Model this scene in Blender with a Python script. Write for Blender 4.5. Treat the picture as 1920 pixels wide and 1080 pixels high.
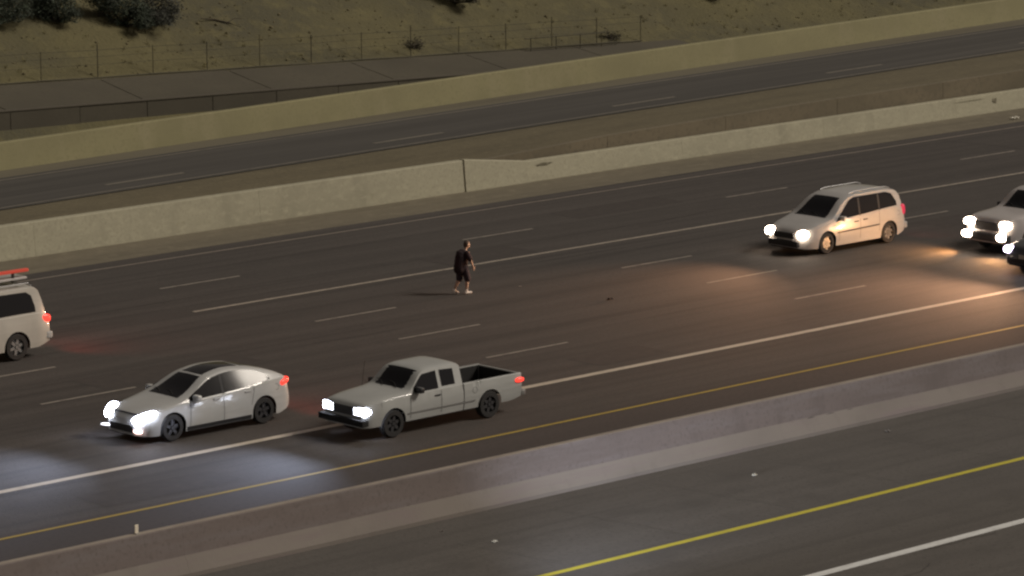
import bpy, bmesh, math, random
from mathutils import Vector, Matrix, noise
random.seed(7)
R = math.radians
scene = bpy.context.scene
for o in list(bpy.data.objects): bpy.data.objects.remove(o)

# ------------------------------------------------------------------ camera
cam_d = bpy.data.cameras.new('camera'); cam = bpy.data.objects.new('camera', cam_d)
scene.collection.objects.link(cam); scene.camera = cam
yaw, pitch, roll = R(42.803), R(10.394), R(-0.432)
f = Vector((math.sin(yaw)*math.cos(pitch), math.cos(yaw)*math.cos(pitch), -math.sin(pitch)))
r = Vector((math.cos(yaw), -math.sin(yaw), 0)); u = r.cross(f)
c_, s_ = math.cos(roll), math.sin(roll)
r2, u2 = r*c_ + u*s_, u*c_ - r*s_
cam.matrix_world = Matrix(((r2.x, u2.x, -f.x, -70.0), (r2.y, u2.y, -f.y, -67.927),
                           (r2.z, u2.z, -f.z, 20.614), (0, 0, 0, 1)))
cam_d.sensor_width = 36; cam_d.lens = 36*7184.98/1920
cam_d.clip_start = 1; cam_d.clip_end = 6000

# ------------------------------------------------------------------ world, sun, exposure
w = bpy.data.worlds.new('World'); scene.world = w; w.use_nodes = True
nt = w.node_tree; nt.nodes.clear()
sky = nt.nodes.new('ShaderNodeTexSky'); sky.sky_type = 'NISHITA'; sky.sun_disc = False
sky.sun_elevation = R(40); sky.sun_rotation = R(130.5)
hsv = nt.nodes.new('ShaderNodeHueSaturation'); hsv.inputs['Saturation'].default_value = 0.12
mul = nt.nodes.new('ShaderNodeMixRGB'); mul.blend_type = 'MULTIPLY'; mul.inputs[0].default_value = 1
mul.inputs[2].default_value = (1.0, 0.86, 0.72, 1)
bg = nt.nodes.new('ShaderNodeBackground'); bg.inputs['Strength'].default_value = 0.032
wo = nt.nodes.new('ShaderNodeOutputWorld')
nt.links.new(sky.outputs[0], hsv.inputs['Color']); nt.links.new(hsv.outputs[0], mul.inputs[1])
nt.links.new(mul.outputs[0], bg.inputs['Color']); nt.links.new(bg.outputs[0], wo.inputs['Surface'])
sd = bpy.data.lights.new('sun', 'SUN'); sd.energy = 2.3; sd.angle = R(16); sd.color = (1.0, 0.90, 0.78)
sun = bpy.data.objects.new('sun', sd); scene.collection.objects.link(sun)
sun.location = (20, -40, 60)
sun.rotation_euler = Vector((-0.76*math.cos(R(40)), 0.65*math.cos(R(40)), -math.sin(R(40)))).to_track_quat('-Z', 'Y').to_euler()
scene.view_settings.view_transform = 'Standard'; scene.view_settings.look = 'None'
scene.view_settings.exposure = 0; scene.view_settings.gamma = 1
scene.render.engine = 'CYCLES'
scene.cycles.pixel_filter_type = 'BLACKMAN_HARRIS'; scene.cycles.filter_width = 2.4
scene.cycles.max_bounces = 5; scene.cycles.use_denoising = True

# ------------------------------------------------------------------ materials
def lin(c):
    return tuple((v/12.92 if v <= .04045 else ((v+.055)/1.055)**2.4) for v in c)
MATS = {}
def mat(name, col, rough=.8, var=None, metal=0, bump=None, emit=None, estr=0, coat=0, spec=.5, trans=0):
    """var: list of (scale_vec, detail, col2, lo, hi) layers in object coordinates"""
    if name in MATS: return MATS[name]
    m = bpy.data.materials.new(name); m.use_nodes = True; MATS[name] = m
    t = m.node_tree; b = t.nodes['Principled BSDF']
    b.inputs['Base Color'].default_value = (*col, 1); b.inputs['Roughness'].default_value = rough
    b.inputs['Metallic'].default_value = metal; b.inputs['Specular IOR Level'].default_value = spec
    b.inputs['Coat Weight'].default_value = coat
    b.inputs['Transmission Weight'].default_value = trans
    if emit:
        b.inputs['Emission Color'].default_value = (*emit, 1); b.inputs['Emission Strength'].default_value = estr
    tc = None
    if var or bump:
        tc = t.nodes.new('ShaderNodeTexCoord')
    def nz(sv, det, rg=.55):
        mp = t.nodes.new('ShaderNodeMapping'); mp.inputs['Scale'].default_value = sv
        n = t.nodes.new('ShaderNodeTexNoise'); n.inputs['Scale'].default_value = 1
        n.inputs['Detail'].default_value = det; n.inputs['Roughness'].default_value = rg
        t.links.new(tc.outputs['Object'], mp.inputs['Vector']); t.links.new(mp.outputs[0], n.inputs['Vector'])
        return n
    last = None
    for (sv, det, c2, lo, hi) in (var or []):
        n = nz(sv, det)
        mr = t.nodes.new('ShaderNodeMapRange'); mr.inputs['From Min'].default_value = lo; mr.inputs['From Max'].default_value = hi
        t.links.new(n.outputs['Fac'], mr.inputs['Value'])
        mx = t.nodes.new('ShaderNodeMixRGB')
        if last: t.links.new(last, mx.inputs[1])
        else: mx.inputs[1].default_value = (*col, 1)
        mx.inputs[2].default_value = (*c2, 1); t.links.new(mr.outputs[0], mx.inputs[0]); last = mx.outputs[0]
    if last: t.links.new(last, b.inputs['Base Color'])
    if bump:
        n = nz(bump[0], 4, .6); bp = t.nodes.new('ShaderNodeBump')
        bp.inputs['Strength'].default_value = bump[1]; bp.inputs['Distance'].default_value = bump[2]
        t.links.new(n.outputs['Fac'], bp.inputs['Height']); t.links.new(bp.outputs[0], b.inputs['Normal'])
    return m

def sc(c, k): return tuple(v*k for v in c)
ASPH = (.050, .043, .039)
m_road = mat('road_asphalt', ASPH, .85, [((.03, .9, 1), 4, sc(ASPH, 1.38), .42, .70), ((.05, 2.6, 1), 3, sc(ASPH, .66), .5, .74),
             ((.7, .9, 1), 6, sc(ASPH, 1.3), .55, .8), ((9, 9, 9), 3, sc(ASPH, .72), .52, .72)], bump=((14, 14, 14), .35, .02))
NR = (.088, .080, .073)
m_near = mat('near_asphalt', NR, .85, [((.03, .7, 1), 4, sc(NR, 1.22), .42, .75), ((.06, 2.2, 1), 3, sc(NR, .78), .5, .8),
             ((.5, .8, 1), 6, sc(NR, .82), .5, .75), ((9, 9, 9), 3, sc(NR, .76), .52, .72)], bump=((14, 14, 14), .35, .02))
SH = (.050, .041, .038)
m_inner = mat('inner_shoulder_asphalt', SH, .9, [((.04, .8, 1), 4, sc(SH, 1.25), .45, .75), ((8, 8, 8), 3, sc(SH, .75), .5, .72)])
CS = (.155, .135, .095)
m_cshould = mat('shoulder_concrete', CS, .9, [((.12, 1.4, 1), 5, sc(CS, .72), .42, .7), ((1.5, 1.5, 1), 5, sc(CS, 1.2), .5, .75), ((7, 7, 7), 3, sc(CS, .8), .5, .7)])
RA = (.054, .050, .045)
m_ramp = mat('ramp_asphalt', RA, .9, [((.04, 1.1, 1), 4, sc(RA, 1.35), .42, .72), ((.05, 3, 1), 3, sc(RA, .78), .5, .75)])
m_rshould = mat('ramp_shoulder', (.125, .112, .078), .9, [((.06, 1.2, 1), 4, (.10, .088, .062), .42, .7)])
SO = (.130, .110, .066)
m_soil = mat('verge_soil', SO, .95, [((.25, .9, 1), 6, sc(SO, .78), .42, .7), ((3, 3, 3), 5, sc(SO, 1.25), .52, .75), ((12, 12, 12), 3, sc(SO, .7), .5, .7)], bump=((5, 5, 5), .5, .05))
HI = (.108, .095, .043)
m_hill = mat('hill_gravel', HI, .95, [((.09, .12, .3), 5, (.072, .066, .038), .42, .62), ((1.3, 1.3, 1.3), 6, sc(HI, 1.2), .5, .75), ((6, 6, 6), 5, sc(HI, .78), .52, .75), ((16, 16, 16), 3, sc(HI, 1.35), .6, .8)], bump=((6, 6, 6), .6, .08))
WA = (.355, .335, .245)
m_wall = mat('pale_concrete', WA, .85, [((.18, .3, .5), 5, sc(WA, .78), .42, .68), ((.9, .9, .18), 6, sc(WA, .70), .55, .78), ((2.5, 2.5, 5), 5, sc(WA, 1.12), .5, .75), ((10, 10, 10), 3, sc(WA, .82), .5, .72)], bump=((8, 8, 8), .25, .02))
RW = (.250, .230, .125)
m_rwall = mat('tan_concrete', RW, .88, [((.2, .3, .4), 5, sc(RW, .80), .42, .68), ((.8, .8, .25), 5, (.265, .24, .14), .5, .72), ((8, 8, 8), 3, sc(RW, .85), .5, .72)], bump=((8, 8, 8), .25, .02))
MB = (.150, .124, .116)
m_median = mat('median_concrete', MB, .85, [((.12, .3, .6), 5, sc(MB, .80), .42, .68), ((1.2, 1.2, .2), 6, sc(MB, .75), .55, .8), ((.5, .5, 4), 4, (.16, .138, .134), .45, .7), ((10, 10, 10), 3, sc(MB, .8), .52, .72)], bump=((8, 8, 8), .25, .02))
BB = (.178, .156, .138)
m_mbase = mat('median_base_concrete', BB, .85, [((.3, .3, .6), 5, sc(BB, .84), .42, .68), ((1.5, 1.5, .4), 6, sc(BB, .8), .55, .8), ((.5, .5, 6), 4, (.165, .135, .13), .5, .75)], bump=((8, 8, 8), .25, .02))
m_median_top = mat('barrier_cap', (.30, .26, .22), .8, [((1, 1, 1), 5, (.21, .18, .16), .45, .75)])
TW = (.078, .069, .048)
m_tier = mat('panel_concrete', TW, .92, [((.3, .3, .5), 5, sc(TW, .8), .42, .7), ((6, 6, 6), 4, sc(TW, .8), .5, .7)], bump=((7, 7, 7), .3, .02))
m_joint = mat('joint_dark', (.085, .073, .056), .95)
m_cap = mat('wall_cap', (.078, .068, .050), .95)
def paint(name, c, worn):
    return mat(name, c, .7, [((2.2, 6, 1), 5, worn, .48, .78), ((14, 14, 14), 3, worn, .58, .75)])
m_wline = paint('white_line_paint', (.33, .29, .24), (.17, .145, .12))
m_dash = paint('worn_white_paint', (.27, .24, .205), (.12, .105, .09))
m_edge = paint('thin_white_paint', (.24, .205, .17), (.13, .11, .095))
m_hov = paint('wide_white_paint', (.50, .44, .36), (.33, .28, .225))
m_near_w = paint('near_white_paint', (.66, .67, .66), (.48, .48, .47))
m_near_y = paint('near_yellow_paint', (.52, .46, .05), (.40, .35, .05))
m_yel = paint('yellow_line_paint', (.36, .26, .045), (.25, .18, .04))
m_rline = paint('ramp_line_paint', (.17, .155, .125), (.10, .09, .075))

# ------------------------------------------------------------------ object helpers
def link(name, bm, m, parent=None, smooth=False, loc=None):
    me = bpy.data.meshes.new(name); bm.to_mesh(me); bm.free()
    if m: me.materials.append(m)
    if smooth:
        for p in me.polygons: p.use_smooth = True
    o = bpy.data.objects.new(name, me); scene.collection.objects.link(o)
    if parent: o.parent = parent
    if loc: o.location = loc
    return o
def same(src, name, parent, loc=None, rot=None):
    o = bpy.data.objects.new(name, src.data); scene.collection.objects.link(o); o.parent = parent
    if loc: o.location = loc
    if rot: o.rotation_euler = rot
    return o
def tag(o, label=None, cat=None, group=None, kind=None):
    if label: o['label'] = label
    if cat: o['category'] = cat
    if group: o['group'] = group
    if kind: o['kind'] = kind
    return o
def empty(name, loc=(0, 0, 0), rz=0, **k):
    o = bpy.data.objects.new(name, None); scene.collection.objects.link(o); o.location = loc; o.rotation_euler = (0, 0, rz)
    return tag(o, **k)
def box(bm, x0, x1, y0, y1, z0, z1, bev=0):
    r_ = bmesh.ops.create_cube(bm, size=1)
    bmesh.ops.scale(bm, vec=(abs(x1-x0), abs(y1-y0), abs(z1-z0)), verts=r_['verts'])
    bmesh.ops.translate(bm, vec=((x0+x1)/2, (y0+y1)/2, (z0+z1)/2), verts=r_['verts'])
    if bev:
        es = list({e for v in r_['verts'] for e in v.link_edges})
        bmesh.ops.bevel(bm, geom=es, offset=bev, segments=2, affect='EDGES', profile=.6)
def sheet(bm, xs, ys, zf):
    rows = [[bm.verts.new((x, y, zf(x, y))) for y in ys] for x in xs]
    for i in range(len(xs)-1):
        for j in range(len(ys)-1):
            bm.faces.new((rows[i][j], rows[i+1][j], rows[i+1][j+1], rows[i][j+1]))
    return rows
def prism(bm, prof, x0, x1, topf=None, n=1):
    """extrude (y,z) profile along x; topf(x, y, z) may reshape"""
    secs = []
    for i in range(n+1):
        x = x0+(x1-x0)*i/n
        secs.append([bm.verts.new((x, *(topf(x, y, z) if topf else (y, z)))) for (y, z) in prof])
    k = len(prof)
    for a, b in zip(secs, secs[1:]):
        for j in range(k): bm.faces.new((a[j], a[(j+1) % k], b[(j+1) % k], b[j]))
    bm.faces.new(secs[0]); bm.faces.new(secs[-1][::-1])
    bmesh.ops.recalc_face_normals(bm, faces=bm.faces)
def tube(bm, pts, rad, seg=8):
    rings = []
    for i, p in enumerate(pts):
        p = Vector(p); a = Vector(pts[max(i-1, 0)]); b = Vector(pts[min(i+1, len(pts)-1)])
        d = (b-a).normalized(); q = d.orthogonal().normalized(); s = d.cross(q)
        rr = rad[i] if isinstance(rad, (list, tuple)) else rad
        rings.append([bm.verts.new(p+(q*math.cos(2*math.pi*k/seg)+s*math.sin(2*math.pi*k/seg))*rr) for k in range(seg)])
    for a, b in zip(rings, rings[1:]):
        for k in range(seg): bm.faces.new((a[k], a[(k+1) % seg], b[(k+1) % seg], b[k]))
    bm.faces.new(rings[0][::-1]); bm.faces.new(rings[-1])
def frange(a, b, s):
    n = max(1, round((b-a)/s)); return [a+(b-a)*i/n for i in range(n+1)]

X0, X1 = -120.0, 200.0
# ------------------------------------------------------------------ the setting
def ground_sheet(name, y0, y1, z, m, x0=X0, x1=X1):
    bm = bmesh.new(); sheet(bm, [x0, x1], [y0, y1], lambda x, y: z)
    return tag(link(name, bm, m), kind='structure')
bm = bmesh.new(); sheet(bm, [-3000, 3000], [-3000, 3000], lambda x, y: -.25)
tag(link('ground', bm, m_soil), kind='structure')
road = ground_sheet('road', 0.35, 26.75, 0, m_road)
inner = ground_sheet('inner_shoulder', -4.9, 0.35, 0.0, m_inner)
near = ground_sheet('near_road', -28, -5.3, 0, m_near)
outer = ground_sheet('outer_shoulder', 26.75, 29.6, 0, m_cshould)

def strip(name, parent, m, y, wd, x0, x1, z=.004, zf=None, yf=None):
    bm = bmesh.new(); xs = frange(x0, x1, 4.0)
    wob = lambda x: .012*math.sin(x*.31+y)
    sheet(bm, xs, [-wd/2, wd/2], lambda x, q: (zf(x) if zf else 0)+z)
    for v in bm.verts: v.co.y += (yf(v.co.x) if yf else y)+wob(v.co.x)
    return link(name, bm, m, parent)
strip('yellow_edge_line', road, m_yel, 0.02+.37, .13, X0, X1).location.y = -.37
strip('carpool_lane_line', road, m_hov, 3.72, .25, X0, X1)
strip('white_lane_line', road, m_wline, 18.28, .17, -2.75, X1)
strip('white_edge_line', road, m_edge, 25.86, .11, X0, X1)
strip('near_yellow_line', near, m_near_y, -10.68, .19, X0, X1)
strip('near_white_line', near, m_near_w, -14.67, .27, X0, X1)
first = None
for row, y in enumerate((7.33, 10.98, 14.63, 21.9)):
    for n in range(-7, 13):
        x = -1.2+n*12.192
        if first is None:
            bm = bmesh.new(); sheet(bm, frange(0, 3.05, .6), [-.055, .055], lambda x, q: 0)
            first = link('lane_dash', bm, m_dash, road, loc=(x, y, .004))
        else:
            same(first, 'lane_dash', road, (x+random.uniform(-.08, .08), y, .004))
# saw cut joints and crack seals on the near shoulder
m_seal = mat('joint_filler', (.125, .118, .108), .9, [((3, 3, 3), 4, (.085, .08, .073), .45, .7)])
for i, x in enumerate([-34.3-3.75*k for k in range(5)][::-1]+[-30.5, -26.9, -23.2, -19.4, -15.4, -11.75, -8.25, -4.6, -.9, 2.9, 6.6, 10.4, 14.1, 18]):
    bm = bmesh.new(); a = random.uniform(.012, .02)
    sheet(bm, [-a, a], frange(-10.45, -6.3-random.random()*1.0, .5), lambda x, y: .004)
    for v in bm.verts: v.co.x += -.13*(v.co.y+8)+.03*math.sin(v.co.y*3+i)
    link('joint_seal', bm, m_seal, near, loc=(x, 0, 0))
# longitudinal pavement seams and thin crack lines
m_crack = mat('crack_tar', (.034, .029, .027), .75)
for i in range(26):
    x, y = random.uniform(-30, 40), random.uniform(.8, 25)
    if i > 18: x, y = random.uniform(-25, 8), random.uniform(-18, -11)
    bm = bmesh.new(); L = random.uniform(1.2, 5); a = random.uniform(-.25, .25) if random.random() < .7 else random.uniform(1.2, 1.8)
    pts = []; yy = 0
    for k in range(13):
        t = k/12; yy += random.uniform(-.05, .05)
        pts.append((math.cos(a)*L*t-math.sin(a)*yy, math.sin(a)*L*t+math.cos(a)*yy))
    vs = [[bm.verts.new((px-math.sin(a)*s*.012, py+math.cos(a)*s*.012, .0045)) for s in (-1, 1)] for px, py in pts]
    for p, q in zip(vs, vs[1:]): bm.faces.new((p[0], q[0], q[1], p[1]))
    link('crack', bm, m_crack, road if y > 0 else near, loc=(x, y, 0))

m_patch = mat('old_patch', (.043, .036, .033), .9, [((3, 3, 3), 4, (.056, .047, .042), .42, .7)])
for (x, y, lx, ly) in ((-8.5, 12.1, 5.2, 1.5), (9.5, 19.4, 3.6, 1.6), (27, 13.2, 6.5, 1.4), (-17, 1.4, 4.0, 1.3), (19, 23.0, 5.0, 1.5), (1.5, 5.0, 2.8, 1.4)):
    bm = bmesh.new(); sheet(bm, [-lx/2, 0, lx/2], [-ly/2, ly/2], lambda a, b: .0025+0*a)
    for v in bm.verts: v.co.x += random.uniform(-.1, .1); v.co.y += random.uniform(-.03, .03)
    link('asphalt_patch', bm, m_patch, road, loc=(x, y, 0))
for y in (3.35, 9.2, 12.8, 20.1, 23.7):
    bm = bmesh.new(); xs_ = frange(-70, 110, 3); sheet(bm, xs_, [-.012, .012], lambda a, b: .0035)
    for v in bm.verts: v.co.y += .02*math.sin(v.co.x*.4+y)
    link('pavement_seam', bm, m_crack, road, loc=(0, y, 0))

# ramp behind the wall: climbs to the right
def rz(x): return .35+.0145*(x-3) + (0 if x < 70 else -.004*(x-70))
def rzz(x): return max(.12, rz(x))
bm = bmesh.new(); sheet(bm, frange(X0, X1, 5), [35.7, 38.2, 41.15], lambda x, y: rzz(x))
ramp = tag(link('ramp_road', bm, m_ramp), kind='structure')
bm = bmesh.new(); sheet(bm, frange(X0, X1, 5), [41.15, 42.45], lambda x, y: rzz(x)-.004+(y-41.15)*.03)
tag(link('ramp_shoulder', bm, m_rshould), kind='structure')
strip('ramp_edge_line', ramp, m_rline, 36.0, .12, X0, X1, zf=rzz)
strip('ramp_far_line', ramp, m_rline, 40.75, .13, X0, X1, zf=rzz)
for n in range(-3, 8):
    x = 8.3+n*12.192
    strip('ramp_dash', ramp, m_rline, 37.15, .2, x, x+3.4, zf=rzz)

def retz(x):
    k = [(-200, .55), (12, .62), (20, .95), (25, 1.15), (33.7, 1.29), (48.6, 1.42), (75, 1.75), (200, 2.6)]
    for (a, p), (b, q) in zip(k, k[1:]):
        if a <= x <= b: return p+(q-p)*(x-a)/(b-a)
    return k[-1][1]
bm = bmesh.new()
ys = [29.95, 30.4, 31.5, 33, 34.5, 35.4, 35.7]
def vz(x, y):
    t = (y-29.95)/(35.7-29.95); a, b = retz(x)-.05, rzz(x)
    if t > .999: return b-.02
    return a+(b-a)*t+.05*noise.noise(Vector((x*.7, y*.9, 0)))*(1 if .05 < t < .95 else 0)
sheet(bm, frange(X0, X1, .8), ys, vz)
tag(link('verge', bm, m_soil, smooth=True), kind='structure')

# far roadside wall in sections
def barrier_prof(y, h, foot=.13, top=.2, back=.45):
    return [(y, -.05), (y, .07), (y+foot*.75, h*.33), (y+foot, h*.40), (y+foot+.05, h-.02), (y+foot+.07, h), (y+foot+.05+top, h), (y+back, -.05)]
wall = empty('roadside_wall', (0, 0, 0), label='long pale concrete wall along the far shoulder, stepped down beyond the walking person', cat='barrier')
J0, J1 = 17.75, 20.85
def parapet(y, h): return [(y, -.05), (y+.0, .03), (y+.10, h-.03), (y+.12, h), (y+.36, h), (y+.42, -.05)]
def section(x0, x1, h0, h1, dy=0, gp=(.003, .003)):
    bm = bmesh.new()
    def tf(x, y, z):
        h = h0+(h1-h0)*(x-x0)/(x1-x0)
        return (y+dy, z if z < .05 else z*h)
    prism(bm, parapet(29.15, 1.0), x0+gp[0], x1-gp[1], tf, n=max(2, int((x1-x0)/3)))
    return link('wall_section', bm, m_wall, wall)
xs = [J0-9.1*k for k in range(0, 15)][::-1]
for a, b in zip(xs, xs[1:]): section(a, b, 1.09, 1.09)
section(J0, J1, 1.12, .74, -.04, (.004, .004))
bm = bmesh.new(); box(bm, J0-.3, J0+.3, 29.27, 29.45, 0, .98); link('joint_backing', bm, m_wall, wall)
xs = [J1+7.6*k for k in range(0, 22)]
for a, b in zip(xs, xs[1:]): section(a, b, .74, .74)
def blot(name, parent, m, plane_y, x, z, wx, wz, seed, slope=0, n=18):
    """irregular flat mark lying on a wall face that looks towards -y"""
    bm = bmesh.new(); rnd = random.Random(seed); vs = []
    for k in range(n):
        a = 2*math.pi*k/n; q = rnd.uniform(.6, 1.1)
        vs.append(bm.verts.new((x+math.cos(a)*wx*q, plane_y+slope*(z+math.sin(a)*wz*q), z+math.sin(a)*wz*q)))
    bm.faces.new(vs[::-1]); return link(name, bm, m, parent)
m_stain = mat('wall_stain', (.285, .268, .19), .95, [((6, 6, 2), 4, (.34, .32, .235), .4, .56)])
m_mark = mat('wall_mark', (.13, .12, .08), .95, [((9, 9, 9), 4, (.28, .25, .18), .5, .7)])
SL = .10/1.0
for i, (x, z, wx, wz) in enumerate([(9.2, .6, .11, .3), (8.3, .5, .16, .28), (10.2, .55, .07, .25), (5.3, .45, .22, .2), (2.4, .8, .28, .06), (-6, .5, .3, .2), (13.5, .4, .12, .2)]):
    blot('stain', wall, m_stain, 29.146, x, z, wx, wz, i, SL)
blot('mark', wall, m_mark, 29.146, 46.0, .47, .16, .12, 31, SL)
blot('mark', wall, m_mark, 29.146, 44.6, .60, 1.1, .012, 32, SL)
blot('scrape', wall, m_mark, 29.146, 21.55, .57, .42, .05, 33, SL)

# low retaining wall of the verge, rising behind the roadside wall
rwl = empty('retaining_wall', label='low tan retaining wall rising behind the pale roadside wall at right', cat='wall')
xs = [19.0+6.1*k for k in range(0, 25)]
m_ret = mat('retaining_concrete', (.165, .138, .092), .92, [((.3, .3, .6), 5, (.12, .103, .068), .42, .7), ((7, 7, 7), 4, (.12, .103, .07), .5, .7)])
for a, b in zip(xs, xs[1:]):
    bm = bmesh.new()
    prism(bm, [(29.66, -.05), (29.66, 1), (29.93, 1), (29.93, -.05)], a+.008, b-.008, lambda x, y, z: (y, z if z < .5 else retz(x)), n=4)
    link('wall_panel', bm, m_ret, rwl)

# ramp wall
rb = empty('ramp_wall', label='tan yellowish concrete wall along the far side of the climbing ramp', cat='barrier')
xs = frange(X0, X1, 9.4)
for a, b in zip(xs, xs[1:]):
    bm = bmesh.new()
    prism(bm, [(42.3, -.3), (42.3, .0), (42.42, .97), (42.45, 1), (42.68, 1), (42.75, -.3)], a+.001, b-.001, lambda x, y, z: (y, z+rzz(x)), n=4)
    link('wall_section', bm, m_rwall, rb)

# panelled channel wall and paved apron above it
def zmid(x): return max(.9, 2.11-.0320*(x-9.5)) if x < 52 else .9
def ztop(x): return max(1.0, 2.59-.0374*(x-11.67))
tw = empty('panelled_wall', label='dark concrete panel wall and paved apron at the foot of the hill, left of centre', cat='wall')
xs = [9.97+3.1*k for k in range(-16, 14)]
for i, (a, b) in enumerate(zip(xs, xs[1:])):
    bm = bmesh.new(); dz = random.uniform(-.008, .008)
    prism(bm, [(45.0+dz, -.6), (45.0+dz, 1), (45.3, 1), (45.3, -.6)], a+.014, b-.014, lambda x, y, z: (y, z if z < .5 else zmid(x)-.036), n=1)
    link('panel', bm, m_tier, tw)
bm = bmesh.new(); prism(bm, [(45.06, -.6), (45.06, 1), (45.28, 1), (45.28, -.6)], xs[0], xs[-1], lambda x, y, z: (y, z if z < .5 else zmid(x)-.1), n=12)
link('joint_backing', bm, m_joint, tw)
bm = bmesh.new(); prism(bm, [(44.97, -.035), (44.97, 0), (45.3, 0), (45.3, -.035)], xs[0], xs[-1], lambda x, y, z: (y, z+zmid(x)), n=40)
link('coping', bm, m_cap, tw)
xs2 = xs[::2]
for a, b in zip(xs2, xs2[1:]):
    bm = bmesh.new()
    for (xa, xb) in ((a+.025, b-.025),):
        n = 3
        v = [[bm.verts.new((xa+(xb-xa)*i/n, y, (zmid if y < 46 else ztop)(xa+(xb-xa)*i/n)-(0 if z else .15))) for y, z in ((45.3, 1), (48.0, 1), (48.0, 0), (45.3, 0))] for i in range(n+1)]
        for p, q in zip(v, v[1:]):
            for j in range(4): bm.faces.new((p[j], q[j], q[(j+1) % 4], p[(j+1) % 4]))
        bm.faces.new(v[0]); bm.faces.new(v[-1][::-1])
    bmesh.ops.recalc_face_normals(bm, faces=bm.faces)
    link('apron_slab', bm, m_tier, tw)

# hillside
def hz(x, y):
    b = ztop(x)+.5*(y-48)
    t = min(1, max(0, (y-48)/1.5))
    return b+t*(.22*noise.noise(Vector((x*.16, y*.16, 0)))+.09*noise.noise(Vector((x*.8, y*.8, 3))))-.004
bm = bmesh.new(); ysh = [42.76, 44, 45.31]+[48.02+.35*k for k in range(0, 40)]+[63+2*k for k in range(14)]
def hz2(x, y):
    if y < 45.3: return -.2
    if y < 48: return (zmid(x)-.2 if y < 46 else hz(x, y))
    if y > 80: return hz(x, 80)
    return hz(x, y)
hx = [-120+2*k for k in range(60)]+[.6*k for k in range(0, 117)]+[70+2*k for k in range(1, 66)]
hv = sheet(bm, hx, ysh, hz2)
for row in hv:                                   # beyond the panelled wall's end the slope reaches the ramp wall
    for v in row[:3]:
        if v.co.x > 46:
            v.co.z = max(v.co.z, -.2+min(1, (v.co.x-46)/5)*(ztop(v.co.x)-.2+.2))
hill = tag(link('hillside', bm, m_hill, smooth=True), kind='structure')

# stones and dry tufts on the hillside
m_stone = mat('gravel_stone', (.175, .152, .085), .95, [((3, 3, 3), 3, (.12, .105, .055), .4, .6)])
bm = bmesh.new(); rnd = random.Random(3)
for _ in range(1700):
    x, y = rnd.uniform(8, 78), 48.1+abs(rnd.gauss(0, 4)); s = rnd.uniform(.012, .04)*(1+rnd.random()**6*1.5)
    r_ = bmesh.ops.create_icosphere(bm, subdivisions=1, radius=s)
    for v in r_['verts']:
        v.co.x *= rnd.uniform(.7, 1.3); v.co.z *= rnd.uniform(.5, .9); v.co += Vector((x, y, hz(x, y)+s*.2))
tag(link('hill_gravel', bm, m_stone), kind='stuff')
m_dry = mat('dry_grass', (.19, .165, .07), .9, [((4, 4, 4), 3, (.12, .105, .045), .42, .6)])
bm = bmesh.new()
for _ in range(260):
    x, y = rnd.uniform(8, 76), 48.15+abs(rnd.gauss(0, 3.4)); z = hz(x, y); s = rnd.uniform(.08, .28)
    for k in range(rnd.randint(8, 16)):
        a = rnd.uniform(0, 6.28); l = s*rnd.uniform(.5, 1.2); d = Vector((math.cos(a)*l*.5, math.sin(a)*l*.5, l))
        q = Vector((-math.sin(a), math.cos(a), 0))*.008; p = Vector((x+rnd.uniform(-.06, .06), y+rnd.uniform(-.06, .06), z-.02))
        bm.faces.new([bm.verts.new(p-q), bm.verts.new(p+q), bm.verts.new(p+d)])
tag(link('dry_grass', bm, m_dry), kind='stuff')

# ------------------------------------------------------------------ median barrier
med = empty('median_barrier', label='long grey concrete median barrier crossing the lower part of the view', cat='barrier')
P = [(-5.52, -.05), (-5.52, .09), (-5.33, .44), (-5.26, 1.05), (-5.24, 1.07), (-5.06, 1.07), (-5.04, 1.05), (-4.97, .44), (-4.80, .09), (-4.80, -.05)]
xs = frange(X0, X1, 12.2)
for a, b in zip(xs, xs[1:]):
    bm = bmesh.new(); prism(bm, P[2:8], a+.001, b-.001); link('barrier_stem', bm, m_median, med)
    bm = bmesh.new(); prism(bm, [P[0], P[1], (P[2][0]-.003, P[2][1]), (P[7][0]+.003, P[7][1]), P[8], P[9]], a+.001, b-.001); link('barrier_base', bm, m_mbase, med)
    bm = bmesh.new(); box(bm, a+.004, b-.004, -5.235, -5.065, 1.0702, 1.076); link('barrier_top', bm, m_median_top, med)
m_scuff = mat('scuff', (.07, .06, .06), .9, [((4, 4, 9), 4, (.14, .11, .11), .48, .66)])
bm = bmesh.new(); rnd = random.Random(5); n = 22
pts = [(-2.95+2.5*k/n, .355+.05*k/n+.025*math.sin(k)) for k in range(n+1)]
vs = [[bm.verts.new((x, -5.335+.5*(z+s*t-.44)*.54-.004-.0, z+s*t)) for s in (-1, 1)] for k, (x, z) in enumerate(pts) for t in [.045*math.sin(math.pi*(k/n)**.45)+.003]]
for p, q in zip(vs, vs[1:]): bm.faces.new((p[0], q[0], q[1], p[1]))
link('scuff', bm, m_scuff, med)

# delineator post on the median
dp = empty('delineator_post', (-22.66, -5.15, 1.076), label='small white reflector post standing on top of the median barrier at left', cat='post')
bm = bmesh.new(); box(bm, -.04, .04, -.05, .05, 0, .02); link('base', bm, mat('post_grey', (.3, .29, .27), .6), dp)
bm = bmesh.new(); box(bm, -.045, .045, -.01, .01, .02, .20, .004); link('reflector', bm, mat('post_white', (.75, .68, .55), .4), dp)

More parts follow.
